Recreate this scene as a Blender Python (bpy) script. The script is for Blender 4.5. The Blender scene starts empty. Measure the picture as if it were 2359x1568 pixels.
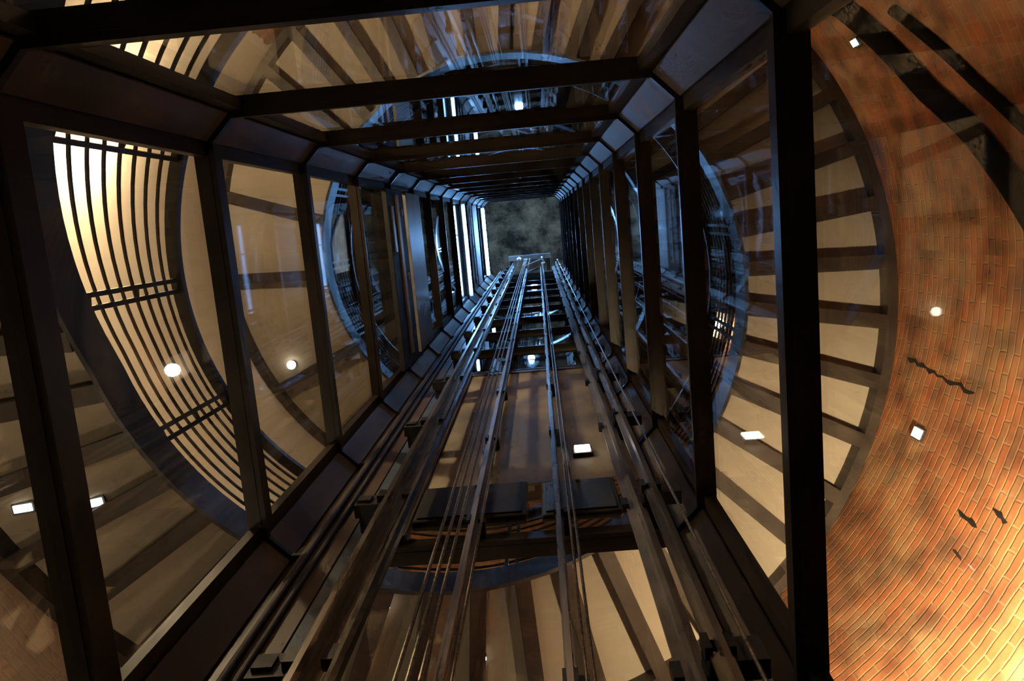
import bpy, math, random
from mathutils import Matrix, Vector
random.seed(7)
PI = math.pi
C = bpy.context.scene.collection

# ------------------------------------------------------------------ mesh helpers
class MB:
    def __init__(s): s.v = []; s.f = []; s.uv = None
    def add(s, verts, faces):
        n = len(s.v); s.v += [tuple(p) for p in verts]; s.f += [tuple(i + n for i in f) for f in faces]
    def box(s, a, b, bev=0.0):
        x0, y0, z0 = a; x1, y1, z1 = b
        if x0 > x1: x0, x1 = x1, x0
        if y0 > y1: y0, y1 = y1, y0
        if z0 > z1: z0, z1 = z1, z0
        s.obox([(x0+x1)/2, (y0+y1)/2, (z0+z1)/2], (1, 0, 0), (0, 1, 0), (0, 0, 1), (x1-x0)/2, (y1-y0)/2, (z1-z0)/2, bev)
    def obox(s, c, ax, ay, az, hx, hy, hz, bev=0.0):
        c, ax, ay, az = Vector(c), Vector(ax), Vector(ay), Vector(az)
        if bev <= 0:
            vs = [c + ax*i*hx + ay*j*hy + az*k*hz for k in (-1, 1) for j in (-1, 1) for i in (-1, 1)]
            s.add(vs, [(0,2,3,1), (4,5,7,6), (0,1,5,4), (2,6,7,3), (0,4,6,2), (1,3,7,5)])
        else:   # chamfered along z edges and at both ends
            def ring(k, inset):
                X, Y, b = hx-inset, hy-inset, bev
                pts = [(X-b,-Y), (X,-Y+b), (X,Y-b), (X-b,Y), (-X+b,Y), (-X,Y-b), (-X,-Y+b), (-X+b,-Y)]
                return [c + ax*p + ay*q + az*k for p, q in pts]
            rs = [ring(-hz, bev*.6), ring(-hz+bev*.6, 0), ring(hz-bev*.6, 0), ring(hz, bev*.6)]
            s.loft(rs, True)
    def loft(s, rings, cap=True, close=False):
        n = len(rings[0]); base = len(s.v)
        for r in rings: s.v += [tuple(p) for p in r]
        m = len(rings)
        for k in range(m if close else m-1):
            a, b = base + k*n, base + ((k+1) % m)*n
            for i in range(n):
                j = (i+1) % n
                s.f.append((a+i, a+j, b+j, b+i))
        if cap and not close:
            s.f.append(tuple(base + i for i in reversed(range(n))))
            s.f.append(tuple(base + (m-1)*n + i for i in range(n)))
    def tube(s, pts, r, n=10):
        pts = [Vector(p) for p in pts]; rings = []
        for i, p in enumerate(pts):
            d = (pts[min(i+1, len(pts)-1)] - pts[max(i-1, 0)]).normalized()
            u = d.cross(Vector((0, 0, 1)))
            if u.length < .05: u = Vector((1, 0, 0))
            u.normalize(); w = d.cross(u)
            rr = r[i] if isinstance(r, (list, tuple)) else r
            rings.append([p + u*math.cos(2*PI*k/n)*rr + w*math.sin(2*PI*k/n)*rr for k in range(n)])
        s.loft(rings)
    def lathe(s, c, axis, prof, n=20, shell=False):
        c, d = Vector(c), Vector(axis).normalized()
        u = d.cross(Vector((0, 0, 1)))
        if u.length < .05: u = Vector((1, 0, 0))
        u.normalize(); w = d.cross(u)
        s.loft([[c + d*h + (u*math.cos(2*PI*k/n) + w*math.sin(2*PI*k/n))*r for k in range(n)] for r, h in prof], not shell, shell)
    def ringbar(s, outer, inner, z0, z1):   # closed frame between two outlines
        n = len(outer)
        s.loft([[(*outer[i], z0), (*outer[i], z1), (*inner[i], z1), (*inner[i], z0)] for i in range(n)], False, True)
    def build(s, name, m, parent=None, smooth=False):
        me = bpy.data.meshes.new(name); me.from_pydata(s.v, [], s.f)
        import bmesh
        bm = bmesh.new(); bm.from_mesh(me); bmesh.ops.recalc_face_normals(bm, faces=bm.faces); bm.to_mesh(me); bm.free()
        me.materials.append(m)
        if smooth:
            for p in me.polygons: p.use_smooth = True
            try: me.set_sharp_from_angle(angle=math.radians(40))
            except Exception: pass
        o = bpy.data.objects.new(name, me); C.objects.link(o)
        if parent is not None:
            o.parent = parent
            o.matrix_parent_inverse = Matrix.Translation(-parent.location) if parent.type == 'EMPTY' else parent.matrix_basis.inverted()
        return o
def tag(o, label=None, cat=None, group=None, kind=None):
    if label: o['label'] = label
    if cat: o['category'] = cat
    if group: o['group'] = group
    if kind: o['kind'] = kind
    return o
def empty(name, loc, label, cat, group=None):
    o = bpy.data.objects.new(name, None); C.objects.link(o); o.location = loc; o.empty_display_size = .1
    return tag(o, label, cat, group)

# ------------------------------------------------------------------ materials
def newmat(name):
    m = bpy.data.materials.new(name); m.use_nodes = True
    nt = m.node_tree; b = nt.nodes['Principled BSDF']
    return m, nt, b
def N(nt, t, **kw):
    n = nt.nodes.new(t)
    for k, v in kw.items():
        if k in n.inputs.keys(): n.inputs[k].default_value = v
        else: setattr(n, k, v)
    return n
def metal(name, c1, c2, rough=.4, metallic=0.0, scale=6.0, stretch=(1, 1, 1), bump=.05):
    m, nt, b = newmat(name); L = nt.links
    tc = N(nt, 'ShaderNodeTexCoord'); mp = N(nt, 'ShaderNodeMapping'); mp.inputs['Scale'].default_value = stretch
    no = N(nt, 'ShaderNodeTexNoise', Scale=scale, Detail=6.0)
    rp = N(nt, 'ShaderNodeValToRGB'); rp.color_ramp.elements[0].color = (*c1, 1); rp.color_ramp.elements[1].color = (*c2, 1)
    rp.color_ramp.elements[0].position = .35; rp.color_ramp.elements[1].position = .68
    L.new(tc.outputs['Object'], mp.inputs['Vector']); L.new(mp.outputs[0], no.inputs['Vector'])
    L.new(no.outputs['Fac'], rp.inputs[0]); L.new(rp.outputs[0], b.inputs['Base Color'])
    mr = N(nt, 'ShaderNodeMapRange'); mr.inputs[3].default_value = rough*.8; mr.inputs[4].default_value = rough*1.25
    L.new(no.outputs['Fac'], mr.inputs[0]); L.new(mr.outputs[0], b.inputs['Roughness'])
    b.inputs['Metallic'].default_value = metallic
    if bump:
        bp = N(nt, 'ShaderNodeBump', Strength=bump, Distance=.01); n2 = N(nt, 'ShaderNodeTexNoise', Scale=scale*12)
        L.new(mp.outputs[0], n2.inputs['Vector']); L.new(n2.outputs['Fac'], bp.inputs['Height']); L.new(bp.outputs[0], b.inputs['Normal'])
    return m
def emit(name, col, strength):
    m, nt, b = newmat(name)
    b.inputs['Base Color'].default_value = (*col, 1); b.inputs['Emission Color'].default_value = (*col, 1)
    b.inputs['Emission Strength'].default_value = strength
    return m

M = {}
M['frame'] = metal('frame_paint', (.021, .016, .013), (.038, .029, .024), .36, 0.0, 3)
M['plate'] = metal('corner_plate_paint', (.085, .072, .062), (.16, .138, .12), .5, .0, 2.5)
M['plate'].node_tree.nodes['Principled BSDF'].inputs['Specular IOR Level'].default_value = .2
M['frame'].node_tree.nodes['Principled BSDF'].inputs['Specular IOR Level'].default_value = .3
M['joist'] = metal('joist_steel', (.022, .014, .009), (.045, .03, .02), .5, 0, 5)
M['stringer'] = metal('stringer_steel', (.03, .033, .04), (.055, .06, .07), .35, .2, 5)
M['rail'] = metal('railing_steel', (.015, .014, .014), (.03, .028, .027), .4, .3, 8)
M['black'] = metal('black_paint', (.006, .006, .006), (.014, .012, .011), .6, 0, 6)
M['soot'] = metal('soot_black', (.003, .003, .003), (.006, .005, .005), .9, 0, 8)
M['soot'].node_tree.nodes['Principled BSDF'].inputs['Specular IOR Level'].default_value = .1
M['steel'] = metal('worn_steel', (.25, .225, .2), (.48, .44, .39), .27, .85, 9, (1, 1, .12))
M['greysteel'] = metal('grey_steel', (.26, .25, .245), (.40, .39, .385), .36, .4, 5)
M['rope'] = metal('rope_steel', (.10, .085, .06), (.30, .26, .19), .35, .8, 60)
M['rod'] = metal('oiled_rod', (.03, .03, .03), (.16, .15, .14), .16, .8, 40)
M['brownsteel'] = metal('brown_primer', (.07, .045, .03), (.12, .08, .055), .45, .1, 6)
M['ochre'] = metal('ochre_strip', (.36, .25, .12), (.5, .37, .2), .4, .2, 6)
M['green'] = metal('green_grey_paint', (.045, .052, .042), (.08, .088, .072), .35, .1, 5)
M['blue'] = metal('blue_grey_strip', (.10, .14, .22), (.16, .21, .30), .3, .3, 5)

def mat_soffit():
    m, nt, b = newmat('soffit_plaster'); L = nt.links
    tc = N(nt, 'ShaderNodeTexCoord')
    n1 = N(nt, 'ShaderNodeTexNoise', Scale=1.3, Detail=6.0); n2 = N(nt, 'ShaderNodeTexNoise', Scale=26.0, Detail=8.0)
    rp = N(nt, 'ShaderNodeValToRGB'); rp.color_ramp.elements[0].color = (.31, .255, .19, 1); rp.color_ramp.elements[1].color = (.44, .375, .29, 1)
    rp.color_ramp.elements[0].position = .3; rp.color_ramp.elements[1].position = .7
    mx = N(nt, 'ShaderNodeMix', data_type='RGBA', blend_type='MULTIPLY'); mx.inputs['Factor'].default_value = .35
    r2 = N(nt, 'ShaderNodeValToRGB'); r2.color_ramp.elements[0].color = (.6, .58, .55, 1); r2.color_ramp.elements[1].color = (1, 1, 1, 1)
    for n in (n1, n2): L.new(tc.outputs['Object'], n.inputs['Vector'])
    L.new(n1.outputs['Fac'], rp.inputs[0]); L.new(n2.outputs['Fac'], r2.inputs[0])
    L.new(rp.outputs[0], mx.inputs['A']); L.new(r2.outputs[0], mx.inputs['B']); L.new(mx.outputs['Result'], b.inputs['Base Color'])
    b.inputs['Roughness'].default_value = .75
    bp = N(nt, 'ShaderNodeBump', Strength=.15, Distance=.01); L.new(n2.outputs['Fac'], bp.inputs['Height']); L.new(bp.outputs[0], b.inputs['Normal'])
    return m
M['soffit'] = mat_soffit()

def mat_brick():
    m, nt, b = newmat('tower_brick'); L = nt.links
    uv = N(nt, 'ShaderNodeUVMap', uv_map='UVMap')
    nw = N(nt, 'ShaderNodeTexNoise', Scale=5.0, Detail=4.0); L.new(uv.outputs[0], nw.inputs['Vector'])
    wv = N(nt, 'ShaderNodeMixRGB', blend_type='ADD'); wv.inputs[0].default_value = .04
    L.new(uv.outputs[0], wv.inputs[1]); L.new(nw.outputs['Color'], wv.inputs[2])
    br = N(nt, 'ShaderNodeTexBrick', Scale=1.0); br.offset = .5
    for k, v in (('Mortar Size', .008), ('Mortar Smooth', .8), ('Bias', -.1), ('Brick Width', .23), ('Row Height', .062)): br.inputs[k].default_value = v
    br.inputs['Color1'].default_value = (.38, .125, .05, 1); br.inputs['Color2'].default_value = (.30, .15, .07, 1); br.inputs['Mortar'].default_value = (.33, .21, .11, 1)
    L.new(wv.outputs[0], br.inputs['Vector'])
    # old plaster / mortar smears
    n1 = N(nt, 'ShaderNodeTexNoise', Scale=1.5, Detail=9.0, Roughness=.65); L.new(uv.outputs[0], n1.inputs['Vector'])
    r1 = N(nt, 'ShaderNodeValToRGB'); r1.color_ramp.elements[0].position = .50; r1.color_ramp.elements[1].position = .66
    r1.color_ramp.elements[0].color = (0, 0, 0, 1); r1.color_ramp.elements[1].color = (.75, .75, .75, 1); L.new(n1.outputs['Fac'], r1.inputs[0])
    mx = N(nt, 'ShaderNodeMixRGB'); mx.inputs[2].default_value = (.42, .29, .15, 1); L.new(r1.outputs[0], mx.inputs[0]); L.new(br.outputs['Color'], mx.inputs[1])
    # each brick burnt differently
    n3 = N(nt, 'ShaderNodeTexNoise', Scale=3.7, Detail=8.0); L.new(uv.outputs[0], n3.inputs['Vector'])
    r3 = N(nt, 'ShaderNodeValToRGB'); r3.color_ramp.elements[0].color = (.52, .50, .50, 1); r3.color_ramp.elements[1].color = (1.25, 1.15, 1, 1)
    r3.color_ramp.elements[0].position = .35; r3.color_ramp.elements[1].position = .6; L.new(n3.outputs['Fac'], r3.inputs[0])
    mm = N(nt, 'ShaderNodeMixRGB', blend_type='MULTIPLY'); mm.inputs[0].default_value = 1; L.new(mx.outputs[0], mm.inputs[1]); L.new(r3.outputs[0], mm.inputs[2])
    # whitewashed stretch of the wall (by arc length) with a ragged edge
    sx = N(nt, 'ShaderNodeSeparateXYZ'); L.new(uv.outputs[0], sx.inputs[0])
    nd = N(nt, 'ShaderNodeTexNoise', Scale=3.0, Detail=6.0); L.new(uv.outputs[0], nd.inputs['Vector'])
    ad = N(nt, 'ShaderNodeMath', operation='MULTIPLY_ADD'); ad.inputs[1].default_value = .35; L.new(nd.outputs['Fac'], ad.inputs[0]); L.new(sx.outputs['X'], ad.inputs[2])
    g1 = N(nt, 'ShaderNodeMath', operation='GREATER_THAN'); g1.inputs[1].default_value = math.radians(131)*WALL_R + .17; L.new(ad.outputs[0], g1.inputs[0])
    g2 = N(nt, 'ShaderNodeMath', operation='LESS_THAN'); g2.inputs[1].default_value = math.radians(238)*WALL_R + .17; L.new(ad.outputs[0], g2.inputs[0])
    g = N(nt, 'ShaderNodeMath', operation='MULTIPLY'); L.new(g1.outputs[0], g.inputs[0]); L.new(g2.outputs[0], g.inputs[1])
    ww = N(nt, 'ShaderNodeMixRGB'); ww.inputs[2].default_value = (.72, .63, .52, 1); L.new(g.outputs[0], ww.inputs[0]); L.new(mm.outputs[0], ww.inputs[1])
    L.new(ww.outputs[0], b.inputs['Base Color']); b.inputs['Roughness'].default_value = .85
    inv = N(nt, 'ShaderNodeMath', operation='MULTIPLY_ADD'); inv.inputs[1].default_value = -.5; inv.inputs[2].default_value = 1
    L.new(br.outputs['Fac'], inv.inputs[0])
    ih = N(nt, 'ShaderNodeMath', operation='MULTIPLY_ADD'); ih.inputs[1].default_value = .6; L.new(n3.outputs['Fac'], ih.inputs[0]); L.new(inv.outputs[0], ih.inputs[2])
    st = N(nt, 'ShaderNodeMath', operation='MULTIPLY_ADD'); st.inputs[1].default_value = -.35; st.inputs[2].default_value = .42; L.new(g.outputs[0], st.inputs[0])
    bp = N(nt, 'ShaderNodeBump', Distance=.02); L.new(st.outputs[0], bp.inputs['Strength']); L.new(ih.outputs[0], bp.inputs['Height']); L.new(bp.outputs[0], b.inputs['Normal'])
    return m

def mat_stone():
    m, nt, b = newmat('mottled_stone'); L = nt.links
    tc = N(nt, 'ShaderNodeTexCoord')
    n1 = N(nt, 'ShaderNodeTexNoise', Scale=1.1, Detail=12.0, Roughness=.72, Distortion=.1); L.new(tc.outputs['Object'], n1.inputs['Vector'])
    rp = N(nt, 'ShaderNodeValToRGB'); e = rp.color_ramp.elements
    e[0].position = .40; e[0].color = (.015, .018, .016, 1); e[1].position = .72; e[1].color = (.40, .37, .29, 1)
    x = e.new(.52); x.color = (.13, .125, .10, 1)
    L.new(n1.outputs['Fac'], rp.inputs[0]); L.new(rp.outputs[0], b.inputs['Base Color']); b.inputs['Roughness'].default_value = .85
    bp = N(nt, 'ShaderNodeBump', Strength=.8, Distance=.15); L.new(n1.outputs['Fac'], bp.inputs['Height']); L.new(bp.outputs[0], b.inputs['Normal'])
    return m

def mat_glass():
    m, nt, b = newmat('clear_pane'); L = nt.links
    nt.nodes.remove(b); out = nt.nodes['Material Output']
    tr = N(nt, 'ShaderNodeBsdfTransparent'); tr.inputs[0].default_value = (.955, .965, .955, 1)
    gl = N(nt, 'ShaderNodeBsdfGlossy'); gl.inputs['Roughness'].default_value = .02; gl.inputs[0].default_value = (.95, .95, .95, 1)
    fr = N(nt, 'ShaderNodeFresnel', IOR=1.5)
    ge = N(nt, 'ShaderNodeNewGeometry'); io = N(nt, 'ShaderNodeMapRange'); io.inputs[3].default_value = 1.5; io.inputs[4].default_value = 1/1.5
    L.new(ge.outputs['Backfacing'], io.inputs[0]); L.new(io.outputs[0], fr.inputs['IOR'])
    tc = N(nt, 'ShaderNodeTexCoord'); no = N(nt, 'ShaderNodeTexNoise', Scale=.9, Detail=1.0); L.new(tc.outputs['Object'], no.inputs['Vector'])
    bp = N(nt, 'ShaderNodeBump', Strength=.02, Distance=.02); L.new(no.outputs['Fac'], bp.inputs['Height']); L.new(bp.outputs[0], gl.inputs['Normal'])
    mx = N(nt, 'ShaderNodeMixShader'); L.new(fr.outputs[0], mx.inputs[0]); L.new(tr.outputs[0], mx.inputs[1]); L.new(gl.outputs[0], mx.inputs[2])
    L.new(mx.outputs[0], out.inputs['Surface'])
    return m
WALL_R = 2.86
M['brick'] = mat_brick(); M['stone'] = mat_stone(); M['glass'] = mat_glass()
M['floor'] = metal('floor_stone', (.16, .13, .10), (.26, .22, .17), .6, 0, 2)
M['warm'] = emit('warm_lamp_glow', (1.0, .75, .47), 42)
M['warmhot'] = emit('hot_lamp_glow', (1.0, .74, .43), 1500)
M['warmfill'] = emit('panel_fill_glow', (1.0, .72, .42), 260)
M['wash'] = emit('wall_washer_glow', (1.0, .76, .45), 5200)
M['warmlow'] = emit('underside_fill_glow', (1.0, .77, .5), 190)
M['cool'] = emit('cool_fill_glow', (.55, .85, 1.0), 75)
M['bluefill'] = emit('blue_fill_glow', (.19, .47, 1.0), 2800)
M['white'] = emit('white_lamp_glow', (1.0, .90, .74), 70)
M['spot'] = emit('reflection_glow', (1.0, .93, .78), 10)  # glow of the pieces that stand for reflections
M['led'] = emit('blue_white_tube_glow', (.20, .48, 1.0), 85)

# ------------------------------------------------------------------ dimensions (metres, camera at the origin, looking up the shaft)
X0, X1, Y0, Y1 = -1.305, .603, -.531, 1.381
CX, CY = (X0+X1)/2, (Y0+Y1)/2
Z0, ST = 3.215, 1.3
ZL = [Z0 + ST*k for k in range(-2, 14)]
FLOOR, TOP = -1.6, 24.0
RI, PITCH = 1.80, 4.3
def hbase(deg): return 3.67 + (deg - 193.0)/360.0*PITCH
def hz(deg): return hbase(deg) - .0078*(183 - max(deg, 122)) if deg < 183 else hbase(deg)   # underside of the ramp joists at this angle, steeper at its foot
def zr(deg, dz): return hz(deg) + .26 + (dz - .26)*(hbase(deg) + 1.17 - hz(deg) - .26)/.91   # height of a railing bar above it
def pol(deg, r, z):                                          # angle counted anticlockwise as seen in the photograph
    a = math.radians(deg); return Vector((CX + r*math.cos(a), CY - r*math.sin(a), z))

# ------------------------------------------------------------------ setting
def wall():
    n, mz = 180, 26
    vs, fs, uvs = [], [], []
    for k in range(mz+1):
        z = FLOOR + (TOP-FLOOR)*k/mz
        for i in range(n+1):
            vs.append(pol(360*i/n, WALL_R, z))
    for k in range(mz):
        for i in range(n):
            a = k*(n+1)+i
            fs.append((a, a+1, a+n+2, a+n+1)); uvs.append([(2*PI*WALL_R*(i+d)/n, FLOOR+(TOP-FLOOR)*(k+e)/mz) for d, e in ((0,0),(1,0),(1,1),(0,1))])
    nv = len(vs)                                             # outer skin gives the wall its thickness
    for z in (FLOOR, TOP):
        for i in range(n): vs.append(pol(360*i/n, WALL_R+.5, z))
    for i in range(n):
        j = (i+1) % n
        fs.append((nv+i, nv+n+i, nv+n+j, nv+j)); uvs.append([(0, 0)]*4)
        fs.append((i, nv+i, nv+j, i+1)); uvs.append([(0, 0)]*4)
        t = mz*(n+1)
        fs.append((t+i, t+i+1, nv+n+j, nv+n+i)); uvs.append([(0, 0)]*4)
    me = bpy.data.meshes.new('wall_outer'); me.from_pydata([tuple(v) for v in vs], [], fs)
    ul = me.uv_layers.new(name='UVMap'); li = 0
    for q in uvs:
        for p in q: ul.data[li].uv = p; li += 1
    me.materials.append(M['brick'])
    o = bpy.data.objects.new('wall_outer', me); C.objects.link(o)
    return tag(o, 'round brick tower wall with a whitewashed stretch', None, None, 'structure')
W = wall()
def disc(name, z0, z1, m, lab):
    b = MB(); n = 96
    b.loft([[pol(360*i/n, WALL_R+.5, z) for i in range(n)] for z in (z0, z1)])
    return tag(b.build(name, m), lab, None, None, 'structure')
disc('floor', FLOOR-.3, FLOOR, M['floor'], 'stone floor at the foot of the tower')
disc('ceiling', TOP, TOP+.4, M['stone'], 'dark mottled stone ceiling high above the lift shaft')

# cracks and gouges in the brick: shallow dark grooves following the wall
def crack(pts, w, d=.004):
    b = MB(); rings = []
    for i, (th, z) in enumerate(pts):
        ww = w*(.35 + random.random()*.9) if 0 < i < len(pts)-1 else w*.15
        p = pol(th, WALL_R-d, z); q = pol(th, WALL_R+.01, z)
        a = math.radians(th); t = Vector((-math.sin(a), -math.cos(a), 0))*ww
        rings.append([p-t, p+t, q+t, q-t])
    b.loft(rings); return b.build('crack', M['black'], W)
def jag(th0, z0, th1, z1, n, amp): return [(th0+(th1-th0)*i/n + random.uniform(-amp, amp), z0+(z1-z0)*i/n) for i in range(n+1)]
crack(jag(345.5, 5.30, 344.2, 4.45, 16, .35), .013)
crack(jag(331.8, 4.18, 331.4, 3.98, 6, .15), .014)
crack(jag(334.0, 3.94, 333.4, 3.80, 6, .15), .016)
crack(jag(328.0, 4.05, 327.6, 3.95, 5, .1), .008)

# ------------------------------------------------------------------ lift shaft frame
def outline(off, c):
    x0, x1, y0, y1 = X0-off, X1+off, Y0-off, Y1+off
    return [(x0+c, y0), (x1-c, y0), (x1, y0+c), (x1, y1-c), (x1-c, y1), (x0+c, y1), (x0, y1-c), (x0, y0+c)]
SHAFT = empty('lift_shaft_frame', (CX, CY, FLOOR), 'tall square dark steel lift shaft frame of stacked rings with glass sides', 'lift shaft')
CH = .088
for z in ZL:
    b = MB(); b.ringbar(outline(.06, CH+.02), outline(0, CH), z, z+.14)
    b.ringbar(outline(.03, CH+.01), outline(-.024, CH), z+.002, z+.028)      # bottom lip that shows as the dark joint line
    b.build('ring_frame', M['frame'], SHAFT)
PZ0 = FLOOR
for i, (sx, sy) in enumerate(((-1, -1), (1, -1), (1, 1), (-1, 1))):
    cx, cy = (X0 if sx < 0 else X1), (Y0 if sy < 0 else Y1)
    b = MB(); c = CH + .075; o = .05
    tri = [(cx - sx*c + 0, cy + sy*o), (cx + sx*o, cy + sy*o), (cx + sx*o, cy - sy*c), (cx + sx*.006, cy - sy*c), (cx + sx*.006, cy - sy*CH), (cx - sx*CH, cy + sy*.006), (cx - sx*c, cy + sy*.006)]
    b.loft([[(*p, z) for p in tri] for z in (PZ0, ZL[-1]+.2)])
    b.build('corner_post', M['frame'], SHAFT)
    d = Vector((-sx, -sy, 0)).normalized(); t = Vector((sy, -sx, 0)).normalized()
    mid = Vector((cx - sx*CH/2, cy - sy*CH/2, 0)) + d*.008
    for k in range(len(ZL)-1):
        za, zb = ZL[k]+.033, ZL[k+1]-.002
        b = MB(); b.obox((mid.x, mid.y, (za+zb)/2), t, d, (0, 0, 1), CH*.7071+.012, .008, (zb-za)/2, .004)
        b.build('corner_plate', M['plate'], SHAFT)
for k in range(len(ZL)-1):
    za, zb = ZL[k]+.13, ZL[k+1]+.01
    for side in range(4):
        b = MB(); e = .11
        if side == 0: b.box((X0-.034, Y0+e, za), (X0-.026, Y1-e, zb))
        if side == 1: b.box((X1+.026, Y0+e, za), (X1+.034, Y1-e, zb))
        if side == 2: b.box((X0+e, Y0-.034, za), (X1-e, Y0-.026, zb))
        if side == 3: b.box((X0+e, Y1+.026, za), (X1-e, Y1+.034, zb))
        b.build('glass_pane', M['glass'], SHAFT)

# ------------------------------------------------------------------ spiral ramp
TH0, TH1 = 40.0, 1430.0
RTH = 122.0
STEP = 3.0
def sweep(th0, th1, prof, name, m, parent, step=STEP, smooth=True, zf=None):
    b = MB(); n = max(2, int((th1-th0)/step)); rings = []
    for i in range(n+1):
        th = th0 + (th1-th0)*i/n; z = hz(th)
        rings.append([pol(th, r, zf(th, dz) if zf else z+dz) for r, dz in prof])
    b.loft(rings); return b.build(name, m, parent, smooth)
RAMP = empty('spiral_ramp', pol(TH0, 2.3, hz(TH0)), 'spiral ramp with beige underside on dark radial joists, winding up round the lift shaft', 'ramp')
sweep(TH0, TH1, [(RI+.012, .13), (WALL_R-.004, .13), (WALL_R-.004, .20), (RI+.012, .20)], 'deck', M['soffit'], RAMP)
sweep(TH0, TH1, [(RI-.012, 0), (RI+.012, 0), (RI+.012, .26), (RI-.012, .26)], 'inner_stringer', M['stringer'], RAMP)
sweep(TH0, TH1, [(WALL_R-.075, .0), (WALL_R-.003, .0), (WALL_R-.003, .135), (WALL_R-.075, .135)], 'outer_ledger', M['joist'], RAMP)
JS = 360/42.0
nj = int((TH1-TH0)/JS)
def joist(b, th):
    a = math.radians(th); rd = Vector((math.cos(a), -math.sin(a), 0)); tg = Vector((-math.sin(a), -math.cos(a), 0))
    z = hz(th); r0, r1 = RI+.012, WALL_R-.06
    sl = PITCH/(2*PI*2.3); tg = Vector((tg.x, tg.y, sl)).normalized(); up = rd.cross(tg); up = -up if up.z < 0 else up
    c = pol(th, (r0+r1)/2, z)
    b.obox(c+up*.012, rd, tg, up, (r1-r0)/2, .05, .012)            # bottom flange
    b.obox(c+up*.08, rd, tg, up, (r1-r0)/2, .012, .06)             # web
rest = MB()
for i in range(nj):
    th = 1 + TH0 + i*JS
    if 505 < th < 575 and min(abs(th-523.7), abs(th-542.4), abs(th-561)) > JS/2: continue      # wider bays over this stretch
    if i < 100:
        b = MB(); joist(b, th); b.build('joist', M['joist'], RAMP)
    else: joist(rest, th)
tag(rest.build('joists_far_up', M['joist'], RAMP), None, None, None, 'stuff')

# railing on the inner edge
RAIL = empty('ramp_railing', pol(RTH, RI, hz(RTH)+.26), 'black steel railing of thin rails and twin-bar posts on the ramp inner edge', 'railing')
RR = RI + .03
for k in range(7):
    dz = .39 + k*.108; r = .0068
    sweep(RTH, TH1, [(RR-r, dz-r), (RR+r, dz-r), (RR+r, dz+r), (RR-r, dz+r)], 'rail', M['rail'], RAIL, zf=zr)
sweep(RTH, TH1, [(RR-.035, 1.17), (RR+.035, 1.17), (RR+.035, 1.215), (RR-.035, 1.215)], 'handrail', M['rail'], RAIL, zf=zr)
PS = 24.2
for i in range(int((TH1-RTH)/PS)):
    th = 148.8 - 24.2 + i*PS
    if th < RTH+1: continue
    b = MB()
    for s in (-1, 1):
        a = math.radians(th); rd = Vector((math.cos(a), -math.sin(a), 0)); tg = Vector((-math.sin(a), -math.cos(a), 0))
        zb_, zt_ = hz(th)+.20, zr(th, 1.2); c = pol(th, RR-.009, (zb_+zt_)/2) + tg*s*.033
        b.obox(c, tg, rd, (0, 0, 1), .013, .008, (zt_-zb_)/2, .002)
    for zz in (.30, .72, 1.15):
        b.obox(pol(th, RR-.009, zr(th, zz)), tg, rd, (0, 0, 1), .022, .006, .012)
    b.build('post', M['rail'], RAIL)

# ------------------------------------------------------------------ equipment on the back wall of the shaft
ZB, ZT = .9, 20.6
def trail(b, x, y, w, d, z0, z1):     # T shaped rail, blade towards -y
    b.box((x-w/2, y, z0), (x+w/2, y+.012, z1)); b.box((x-.009, y-d, z0), (x+.009, y+.001, z1))
def guide(name, x, y, w, d, m, label, cat, group, bxs, z0=ZB, z1=ZT, back=Y1):
    o = empty(name, (x, y, z0), label, cat, group)
    b = MB(); trail(b, x, y, w, d, z0, z1); b.build('rail_bar', m, o)
    for z in ZL:
        if z < z0+.2 or z > z1: continue
        b = MB(); xa, xb = bxs
        b.box((xa, y+.012, z+.03), (xb, y+.07, z+.15)); b.box((xa+.01, y+.0, z+.06), (xa+.07, back-.001, z+.12))
        br_ = b.build('bracket', M['black'], o); b = MB()
        b.box((x-w*.7, y-.018, z+.05), (x-w*.35, y+.02, z+.13)); b.build('clip', M['rail'], br_); b = MB(); b.box((x+w*.35, y-.018, z+.05), (x+w*.7, y+.02, z+.13))
        b.build('clip', M['rail'], br_)
    return o
guide('guide_rail', -.725, 1.15, .105, .06, M['steel'], 'worn steel guide rail for the lift car, leftmost rail on the back of the shaft', 'rail', None, (-.90, -.70))
guide('guide_rail', .395, 1.19, .06, .05, M['steel'], 'narrow guide rail with black brackets, rightmost rail on the back of the shaft', 'rail', None, (.36, .52))
guide('counterweight_rail', .325, 1.27, .085, .03, M['greysteel'], 'wide grey counterweight rail just left of the rightmost narrow rail', 'rail', None, (.30, .35))
guide('counterweight_rail', -.012, 1.27, .032, .03, M['steel'], 'thin steel counterweight rail running up the middle of the back panel', 'rail', None, (-.03, .01))
guide('counterweight_rail', -.385, 1.29, .05, .03, M['greysteel'], 'grey counterweight rail behind the bundle of hoist ropes', 'rail', None, (-.41, -.36))

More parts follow.
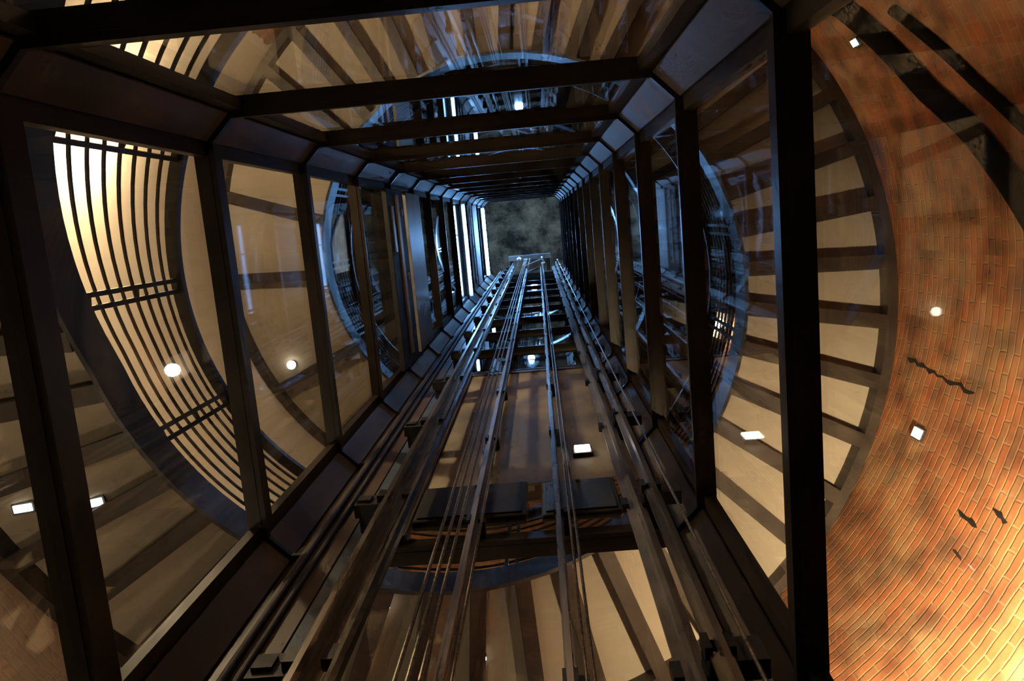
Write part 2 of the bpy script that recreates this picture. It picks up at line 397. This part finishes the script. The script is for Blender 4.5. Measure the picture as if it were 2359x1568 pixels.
def rope(x, y, r, label, group, z0=ZB, z1=20.75, m='rope', name='hoist_rope', cat='rope'):
    o = empty(name, (x, y, z0), label, cat, group)
    b = MB(); b.tube([(x, y, z0), (x, y, z1)], r, 8); b.build('strand', M[m], o, True)
    b = MB(); b.lathe((x, y, z1-.28), (0, 0, 1), [(r*1.2, 0), (r*3, .06), (r*3, .2), (r*1.6, .22), (r*1.6, .3)], 10); b.build('end_socket', M['greysteel'], o, True)
    return o
for x in (-.415, -.385, -.355): rope(x, 1.02, .006, 'thin steel hoist rope in the bundle of three left of the thin middle rail', 'left bundle of hoist ropes')
for x in (.03, .05): rope(x, 1.15, .005, 'thin steel hoist rope in the pair close right of the thin middle rail', 'middle pair of hoist ropes')
rope(-.28, 1.02, .005, 'single thin rope between the rope bundle and the thin middle rail', None)
rope(-.555, 1.0, .02, 'glossy black chain rod hanging between the leftmost guide rail and the rope bundle', None, m='rod', name='chain_rod', cat='rod')
rope(.44, 1.10, .006, 'thin governor rope hanging at the right of the rightmost narrow rail', None, name='governor_rope')

duct = empty('cable_duct', (-1.0, 1.30, ZB), 'dark cable duct with a blue-grey strip between left corner plates and leftmost guide rail', 'duct')
b = MB(); b.box((-1.10, 1.295, ZB), (-.93, 1.37, ZT)); b.build('channel', M['brownsteel'], duct)
b = MB(); b.box((-.925, 1.30, ZB), (-.865, 1.34, ZT)); b.build('strip', M['blue'], duct)
b = MB(); b.tube([(-1.06, 1.285, ZB), (-1.06, 1.285, ZT)], .014, 10); b.tube([(-1.01, 1.285, ZB), (-1.01, 1.285, ZT)], .011, 10); b.build('cable', M['black'], duct, True)

M['panel'] = metal('reflection_panel', (.15, .135, .11), (.72, .63, .46), .6, .0, 1.9, (1, 1, .5), .12)  # golden blotches paint a glass reflection into the panel colour
panel = empty('back_panel', (-.17, 1.36, 3.9), 'large satin grey-brown metal panel with painted-in reflection and a bolted left edge on the back of the shaft', 'panel')
b = MB(); b.box((-.70, 1.352, 3.92), (.47, 1.366, 6.98), .003); b.build('sheet', M['panel'], panel)
b = MB(); b.box((-.83, 1.335, 3.3), (-.70, 1.372, 7.05), .004); b.build('edge_strip', M['brownsteel'], panel); strip_ = bpy.data.objects['edge_strip']
b = MB(); b.box((-.70, 1.34, 6.90), (.47, 1.372, 6.985)); b.build('top_lip', M['brownsteel'], panel)
for i in range(9):
    b = MB(); b.lathe((-.765, 1.336, 3.55+i*.41), (0, -1, 0), [(.016, 0), (.016, .01), (.009, .014)], 8); b.build('bolt', M['black'], strip_)

def cabinet(name, x0, x1, z0, z1, y0, m, label):
    o = empty(name, ((x0+x1)/2, y0, z0), label, 'box')
    b = MB(); b.box((x0, y0, z0), (x1, 1.372, z1), .008); b.build('body', m, o)
    b = MB(); b.box((x0+.02, y0-.008, z0+.03), (x1-.02, y0-.0005, z1-.03), .003); lid = b.build('lid', m, o)
    b = MB(); b.lathe(((x0+x1)/2, y0-.008, z1-.06), (0, -1, 0), [(.012, 0), (.012, .012), (.008, .016)], 10); b.build('lock', M['greysteel'], lid)
    return o
cabinet('control_box', -.69, -.16, 3.42, 3.88, 1.325, M['black'], 'black control box below the grey-brown panel, left of the green-grey box')
cabinet('relay_box', -.09, .28, 3.42, 3.88, 1.335, M['green'], 'green-grey box below the grey-brown panel, right of the black control box')

def reflection_plate(c, hx, hz_, label):  # reflection of a lamp, built as a glowing plate
    o = empty('panel_glint', c, label, 'lamp'); x, y, z = c
    b = MB(); b.box((x-hx-.012, y-.025, z-hz_-.012), (x+hx+.012, y+.0, z+hz_+.012), .004); b.build('housing', M['black'], o)
    b = MB(); b.box((x-hx, y-.04, z-hz_), (x+hx, y-.026, z+hz_), .004); b.build('lens', M['spot'], o)
reflection_plate((.150, 1.351, 4.36), .045, .05, 'small white rectangular lamp reflection on the grey-brown panel')

# top machinery
mach = empty('machine_beam', (-.3, 1.0, 21.0), 'steel machine beam across the top of the shaft carrying the rope ends', 'beam')
b = MB(); b.box((-.84, .93, 20.9), (.28, 1.05, 20.95)); b.box((-.84, .93, 21.15), (.28, 1.05, 21.2)); b.box((-.84, .985, 20.95), (.28, .995, 21.15)); b.build('beam_web', M['greysteel'], mach)
for x in (-.76, .20):
    b = MB(); b.box((x-.05, 1.05, 20.9), (x+.05, 1.372, 21.1)); b.build('end_bracket', M['frame'], mach)
b = MB(); b.obox((-.22, 1.22, 20.9), Vector((1, -.35, 0)).normalized(), Vector((.35, 1, 0)).normalized(), (0, 0, 1), .3, .085, .12, .02); b.build('motor', M['brownsteel'], mach)
b = MB(); b.lathe((-.05, 1.12, 20.9), Vector((1, -.35, 0)), [(.05, 0), (.05, .1), (.1, .1), (.1, .14), (.03, .14)], 18); b.build('sheave', M['greysteel'], mach, True)

# landing doors on the left side of the shaft
def landing(z0, z1, label):
    o = empty('landing_door', (X0+.02, CY, z0), label, 'lift door')
    ya, yb = Y0+.16, Y1-.16; h = z1-z0
    b = MB(); b.box((X0+.002, ya, z0), (X0+.045, yb, z0+h*.36), .006); b.build('operator_box', M['black'], o)
    b = MB(); b.box((X0+.004, ya, z0+h*.46), (X0+.038, yb, z0+h*.86), .006); b.build('lintel', M['greysteel'], o)
    b = MB(); b.box((X0+.046, ya+.05, z0+h*.16), (X0+.062, yb-.1, z0+h*.21)); tr_ = b.build('track', M['ochre'], o)
    b = MB(); b.box((X0+.046, ya+.15, z0+h*.05), (X0+.058, ya+.55, z0+h*.09)); b.build('slide', M['greysteel'], o)
    for y in (ya+.2, CY, yb-.25):
        b = MB(); b.lathe((X0+.046, y, z0+h*.27), (1, 0, 0), [(.035, 0), (.035, .014), (.02, .014), (.02, .02)], 14); b.build('roller', M['steel'], tr_, True)
    return o
landing(6.75, 9.0, 'landing door gear on the left of the shaft, black box below a pale grey lintel')
landing(14.5, 17.2, 'dark landing door gear high up the left side between two glowing blue-white tubes')

# blue-white tubes near the top
def led(x, y0, y1, z, label, w=.022):
    o = empty('tube_light', (x, y0, z), label, 'light', 'glowing blue-white tubes high in the shaft')
    b = MB(); b.box((x-.03, y0-.03, z+.035), (x+.05, y1+.03, z+.075)); b.build('housing', M['greysteel'], o)
    ym = y0 + (y1-y0)*.32
    for ya, yb in ((y0, ym-.02), (ym+.02, y1)):
        b = MB(); b.tube([(x+.02, ya, z), (x+.02, yb, z)], w, 10); b.build('tube', M['led'], o, True)
led(X0+.035, Y0+.2, Y1-.18, 13.62, 'lower of two glowing blue-white tube lights along the left side of the shaft')
led(X0+.035, Y0+.2, Y1-.18, 18.6, 'upper of two glowing blue-white tube lights, next to the shaft top on the left', .036)

# ------------------------------------------------------------------ lamps on the tower wall
def wall_lamp(th, z, label, m='warm', r=.07, group='added round wall lamps along the ramp', arm=.055):
    a = math.radians(th); rd = Vector((-math.cos(a), math.sin(a), 0))
    o = empty('wall_lamp', pol(th, WALL_R, z), label, 'lamp', group)
    b = MB(); b.lathe(pol(th, WALL_R, z), rd, [(r*.9, 0), (r*.9, .02), (r*.5, .03), (r*.3, .06), (r*.25, arm+.005)], 18); b.build('backplate', M['black'], o, True)
    b = MB(); c = pol(th, WALL_R, z) + rd*arm
    b.lathe(c, rd, [(r*math.sin(PI*t/6)+.002, r - r*math.cos(PI*t/6)) for t in range(7)], 10); b.build('globe', M[m], o, True)
    return o
def flood(th, r, z, tth, tz, rad, label):
    p = pol(th, r, z); d = (pol(tth, WALL_R, tz) - p).normalized(); o = empty('flood_lamp', p, label, 'lamp')
    b = MB(); b.lathe(p, d, [(rad*1.75, rad*1.9), (rad*1.35, 0), (rad*.9, -rad*1.25), (.004, -rad*1.4), (.004, -rad*1.55), (rad, -rad*1.4), (rad*1.5, 0), (rad*1.9, rad*1.9)], 24, True); b.build('added_hood', M['soot'], o, True)  # added cover, keeps spill off the ramp underside
    b = MB(); b.lathe(p - d*rad, d, [(rad*math.sin(PI*t/10)+.002, rad - rad*math.cos(PI*t/10)) for t in range(11)], 20); b.build('globe', M['wash'], o, True)
    w0 = pol(th, WALL_R-.01, z-.25); q = p - d*rad*1.45
    b = MB(); b.tube([w0, (w0+q)/2 - Vector((0, 0, .05)), q], .014, 10); b.build('arm', M['soot'], o, True)
    b = MB(); b.lathe(pol(th, WALL_R-.002, z-.25), (q-w0), [(.05, 0), (.05, .02), (.02, .03)], 16); b.build('wall_plate', M['soot'], o, True)
flood(323, 2.28, 2.34, 321.5, 3.33, .08, 'warm flood lamp with added cover, washing the brick wall at the lower right corner')
wall_lamp(152, 5.25, 'strong warm wall lamp lighting the whitewashed wall behind the railing at upper left', 'warmhot', .07, None)
wall_lamp(88, 5.6, 'added unseen warm lamp on the bare brick above the top edge of the photo', 'warmfill', .07, None)  # added fill for the back panel and corner plates
def soffit_lamp_or_glint(name, th, r, m, rad, label, cat='lamp', square=None):
    z = hz(th) + .1295; c = pol(th, r, z); o = empty(name, c, label, cat)
    if square is None:
        b = MB(); b.lathe(c, (0, 0, -1), [(rad*.9, 0), (rad*.9, .02), (rad*.5, .03)], 20); b.build('mount', M['black'], o, True)
        b = MB(); b.lathe(c - Vector((0, 0, .025)), (0, 0, -1), [(rad*math.sin(PI*t/10)+.002, rad - rad*math.cos(PI*t/10)) for t in range(11)], 20); b.build('globe', M[m], o, True)
    else:
        a = math.radians(th + 90*square[2]); u = Vector((math.cos(a), -math.sin(a), 0)); v = Vector((-u.y, u.x, 0))
        b = MB(); b.obox(c - Vector((0, 0, .006)), u, v, (0, 0, 1), square[0]+.012, square[1]+.012, .006); b.build('trim', M['black'], o)
        b = MB(); b.obox(c - Vector((0, 0, .016)), u, v, (0, 0, 1), square[0], square[1], .004); b.build('lens', M[m], o)
    return o
soffit_lamp_or_glint('ceiling_lamp', 336.7+360, 2.70, 'white', .08, 'bright round lamp under the ramp seen through the right glass of the shaft')
soffit_lamp_or_glint('soffit_glint', 201.9, 2.27, 'spot', 0, 'flat white lamp reflection on the ramp underside at lower left, right one of two', 'light', (.02, .05, .85))  # lamp reflections in the glass, built as glowing pieces under the ramp
soffit_lamp_or_glint('soffit_glint', 198.7, 2.60, 'spot', 0, 'flat white lamp reflection on the ramp underside at lower left, nearest the left photo edge', 'light', (.02, .05, .85))
soffit_lamp_or_glint('soffit_glint', 247.5, 1.95, 'spot', .018, 'tiny round lamp reflection under the ramp edge at bottom, topmost of the three tiny ones', 'light')
soffit_lamp_or_glint('soffit_glint', 237.7, 2.09, 'spot', .018, 'tiny round lamp reflection under the ramp at bottom, leftmost of the three tiny ones', 'light')
soffit_lamp_or_glint('soffit_glint', 264.6, 2.31, 'spot', .016, 'tiny round lamp reflection under the ramp at bottom, rightmost of the three tiny ones', 'light')
soffit_lamp_or_glint('soffit_glint', 200.2+360, 2.53, 'spot', .045, 'round lamp reflection under the higher ramp turn seen through the left glass, upper of two', 'light')
soffit_lamp_or_glint('soffit_glint', 221.3+360, 2.58, 'spot', .04, 'round lamp reflection under the higher ramp turn seen through the left glass, lower of two', 'light')
def wall_glint(th, z, hx, hy, label):  # reflection in the glass, built as a glowing plate on the wall
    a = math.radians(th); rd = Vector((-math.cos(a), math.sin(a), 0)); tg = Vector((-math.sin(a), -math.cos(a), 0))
    c = pol(th, WALL_R-.004, z); o = empty('wall_glint', c, label, 'light')
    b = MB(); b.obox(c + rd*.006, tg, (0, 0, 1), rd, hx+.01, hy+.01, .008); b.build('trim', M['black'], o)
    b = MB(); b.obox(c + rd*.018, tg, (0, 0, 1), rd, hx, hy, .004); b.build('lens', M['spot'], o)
wall_glint(337.0, 4.85, .03, .05, 'small white rectangular lamp reflection on the brick wall at right, below the long crack')
wall_glint(28.7, 5.38, .022, .035, 'small white lamp reflection on the brick wall at upper right, left of the thick black pipe')
for th, dz in ((50, 2.2), (95, 2.2), (225, 2.2), (275, 2.2), (385, 1.9), (560, 1.8), (215, -2.0), (188, -1.9), (262, -2.4)):   # added lamps that light the ramp evenly, the lowered ones unseen below the frame
    z = hz(th) + dz
    wall_lamp(th, z, 'round warm wall lamp added to light the ramp, one of the row winding up the tower', 'warmlow' if dz < 0 else 'warm', .06)

for th, z in ((60, 20.6), (240, 20.6)):  # added unseen lamps that brighten the ceiling
    wall_lamp(th, z, 'added unseen cool lamp on the tower wall at the very top, below the dark ceiling', 'cool', .12, 'added cool lamps under the tower ceiling')
for th in (5, 95, 185, 275):      # added unseen lamps that turn the upper rings blue, on long arms, just above and outside the open top of the shaft
    o = wall_lamp(th, 21.3, 'added unseen blue lamp on a long arm above the open top of the lift shaft', 'bluefill', .1, 'added blue lamps above the shaft top', 1.36)
    b = MB(); p = pol(th, WALL_R-1.46, 21.3)
    b.lathe(p, (0, 0, 1), [(.22, .0), (.18, .1), (.06, .17), (.004, .18), (.004, .19), (.065, .18), (.19, .11), (.23, 0)], 20, True); b.build('added_shade', M['soot'], o, True)  # added cover, keeps the blue light off the ceiling
# glowing pieces for reflections stand on the wall and the ramp underside
F = 1807.0
def rotm(a, b_, c_):
    return Matrix.Rotation(a, 3, 'X') @ Matrix.Rotation(b_, 3, 'Y') @ Matrix.Rotation(c_, 3, 'Z') @ Matrix(((1,0,0),(0,-1,0),(0,0,-1)))
R = rotm(.154, -.0315, .0885)

# curved black conduits on the brick at upper right
def conduit(pts, r, label):
    o = MB(); P = []
    n = 24
    for i in range(n+1):
        t = i/n*(len(pts)-1); k = min(int(t), len(pts)-2); f_ = t-k
        th = pts[k][0]*(1-f_)+pts[k+1][0]*f_; z = pts[k][1]*(1-f_)+pts[k+1][1]*f_
        P.append(pol(th, WALL_R-r*.9, z))
    o.tube(P, r, 12)
    return tag(o.build('wall_conduit', M['soot'], None, True), label, 'pipe')
conduit([(40, 5.7), (34, 5.2), (20, 4.75), (14, 4.42), (7, 4.12), (-2, 3.75)], .062, 'thick black pipe curving across the brick wall at upper right')
conduit([(30, 4.75), (25, 4.55), (19, 4.3), (13, 4.0)], .03, 'thinner black pipe curving over the brick at the top right corner')

# ------------------------------------------------------------------ camera, world, view
cam = bpy.data.cameras.new('camera'); co = bpy.data.objects.new('camera', cam); C.objects.link(co)
cam.sensor_fit = 'HORIZONTAL'; cam.sensor_width = 36; cam.lens = 36*F/2359; cam.clip_start = .02; cam.clip_end = 100
co.matrix_world = R.transposed().to_4x4()
S = bpy.context.scene; S.camera = co
w = bpy.data.worlds.new('world'); S.world = w; w.use_nodes = True
w.node_tree.nodes['Background'].inputs[0].default_value = (.02, .02, .02, 1); w.node_tree.nodes['Background'].inputs[1].default_value = .2
S.view_settings.view_transform = 'Standard'; S.view_settings.look = 'None'; S.view_settings.gamma = 1; S.view_settings.exposure = -0.35
S.cycles.max_bounces = 5; S.cycles.transparent_max_bounces = 28; S.cycles.glossy_bounces = 3; S.cycles.diffuse_bounces = 2
S.cycles.use_denoising = True; S.cycles.use_adaptive_sampling = True; S.cycles.adaptive_threshold = .09; S.cycles.adaptive_min_samples = 12
S.cycles.sample_clamp_indirect = 4.0; S.cycles.caustics_reflective = False; S.cycles.caustics_refractive = False
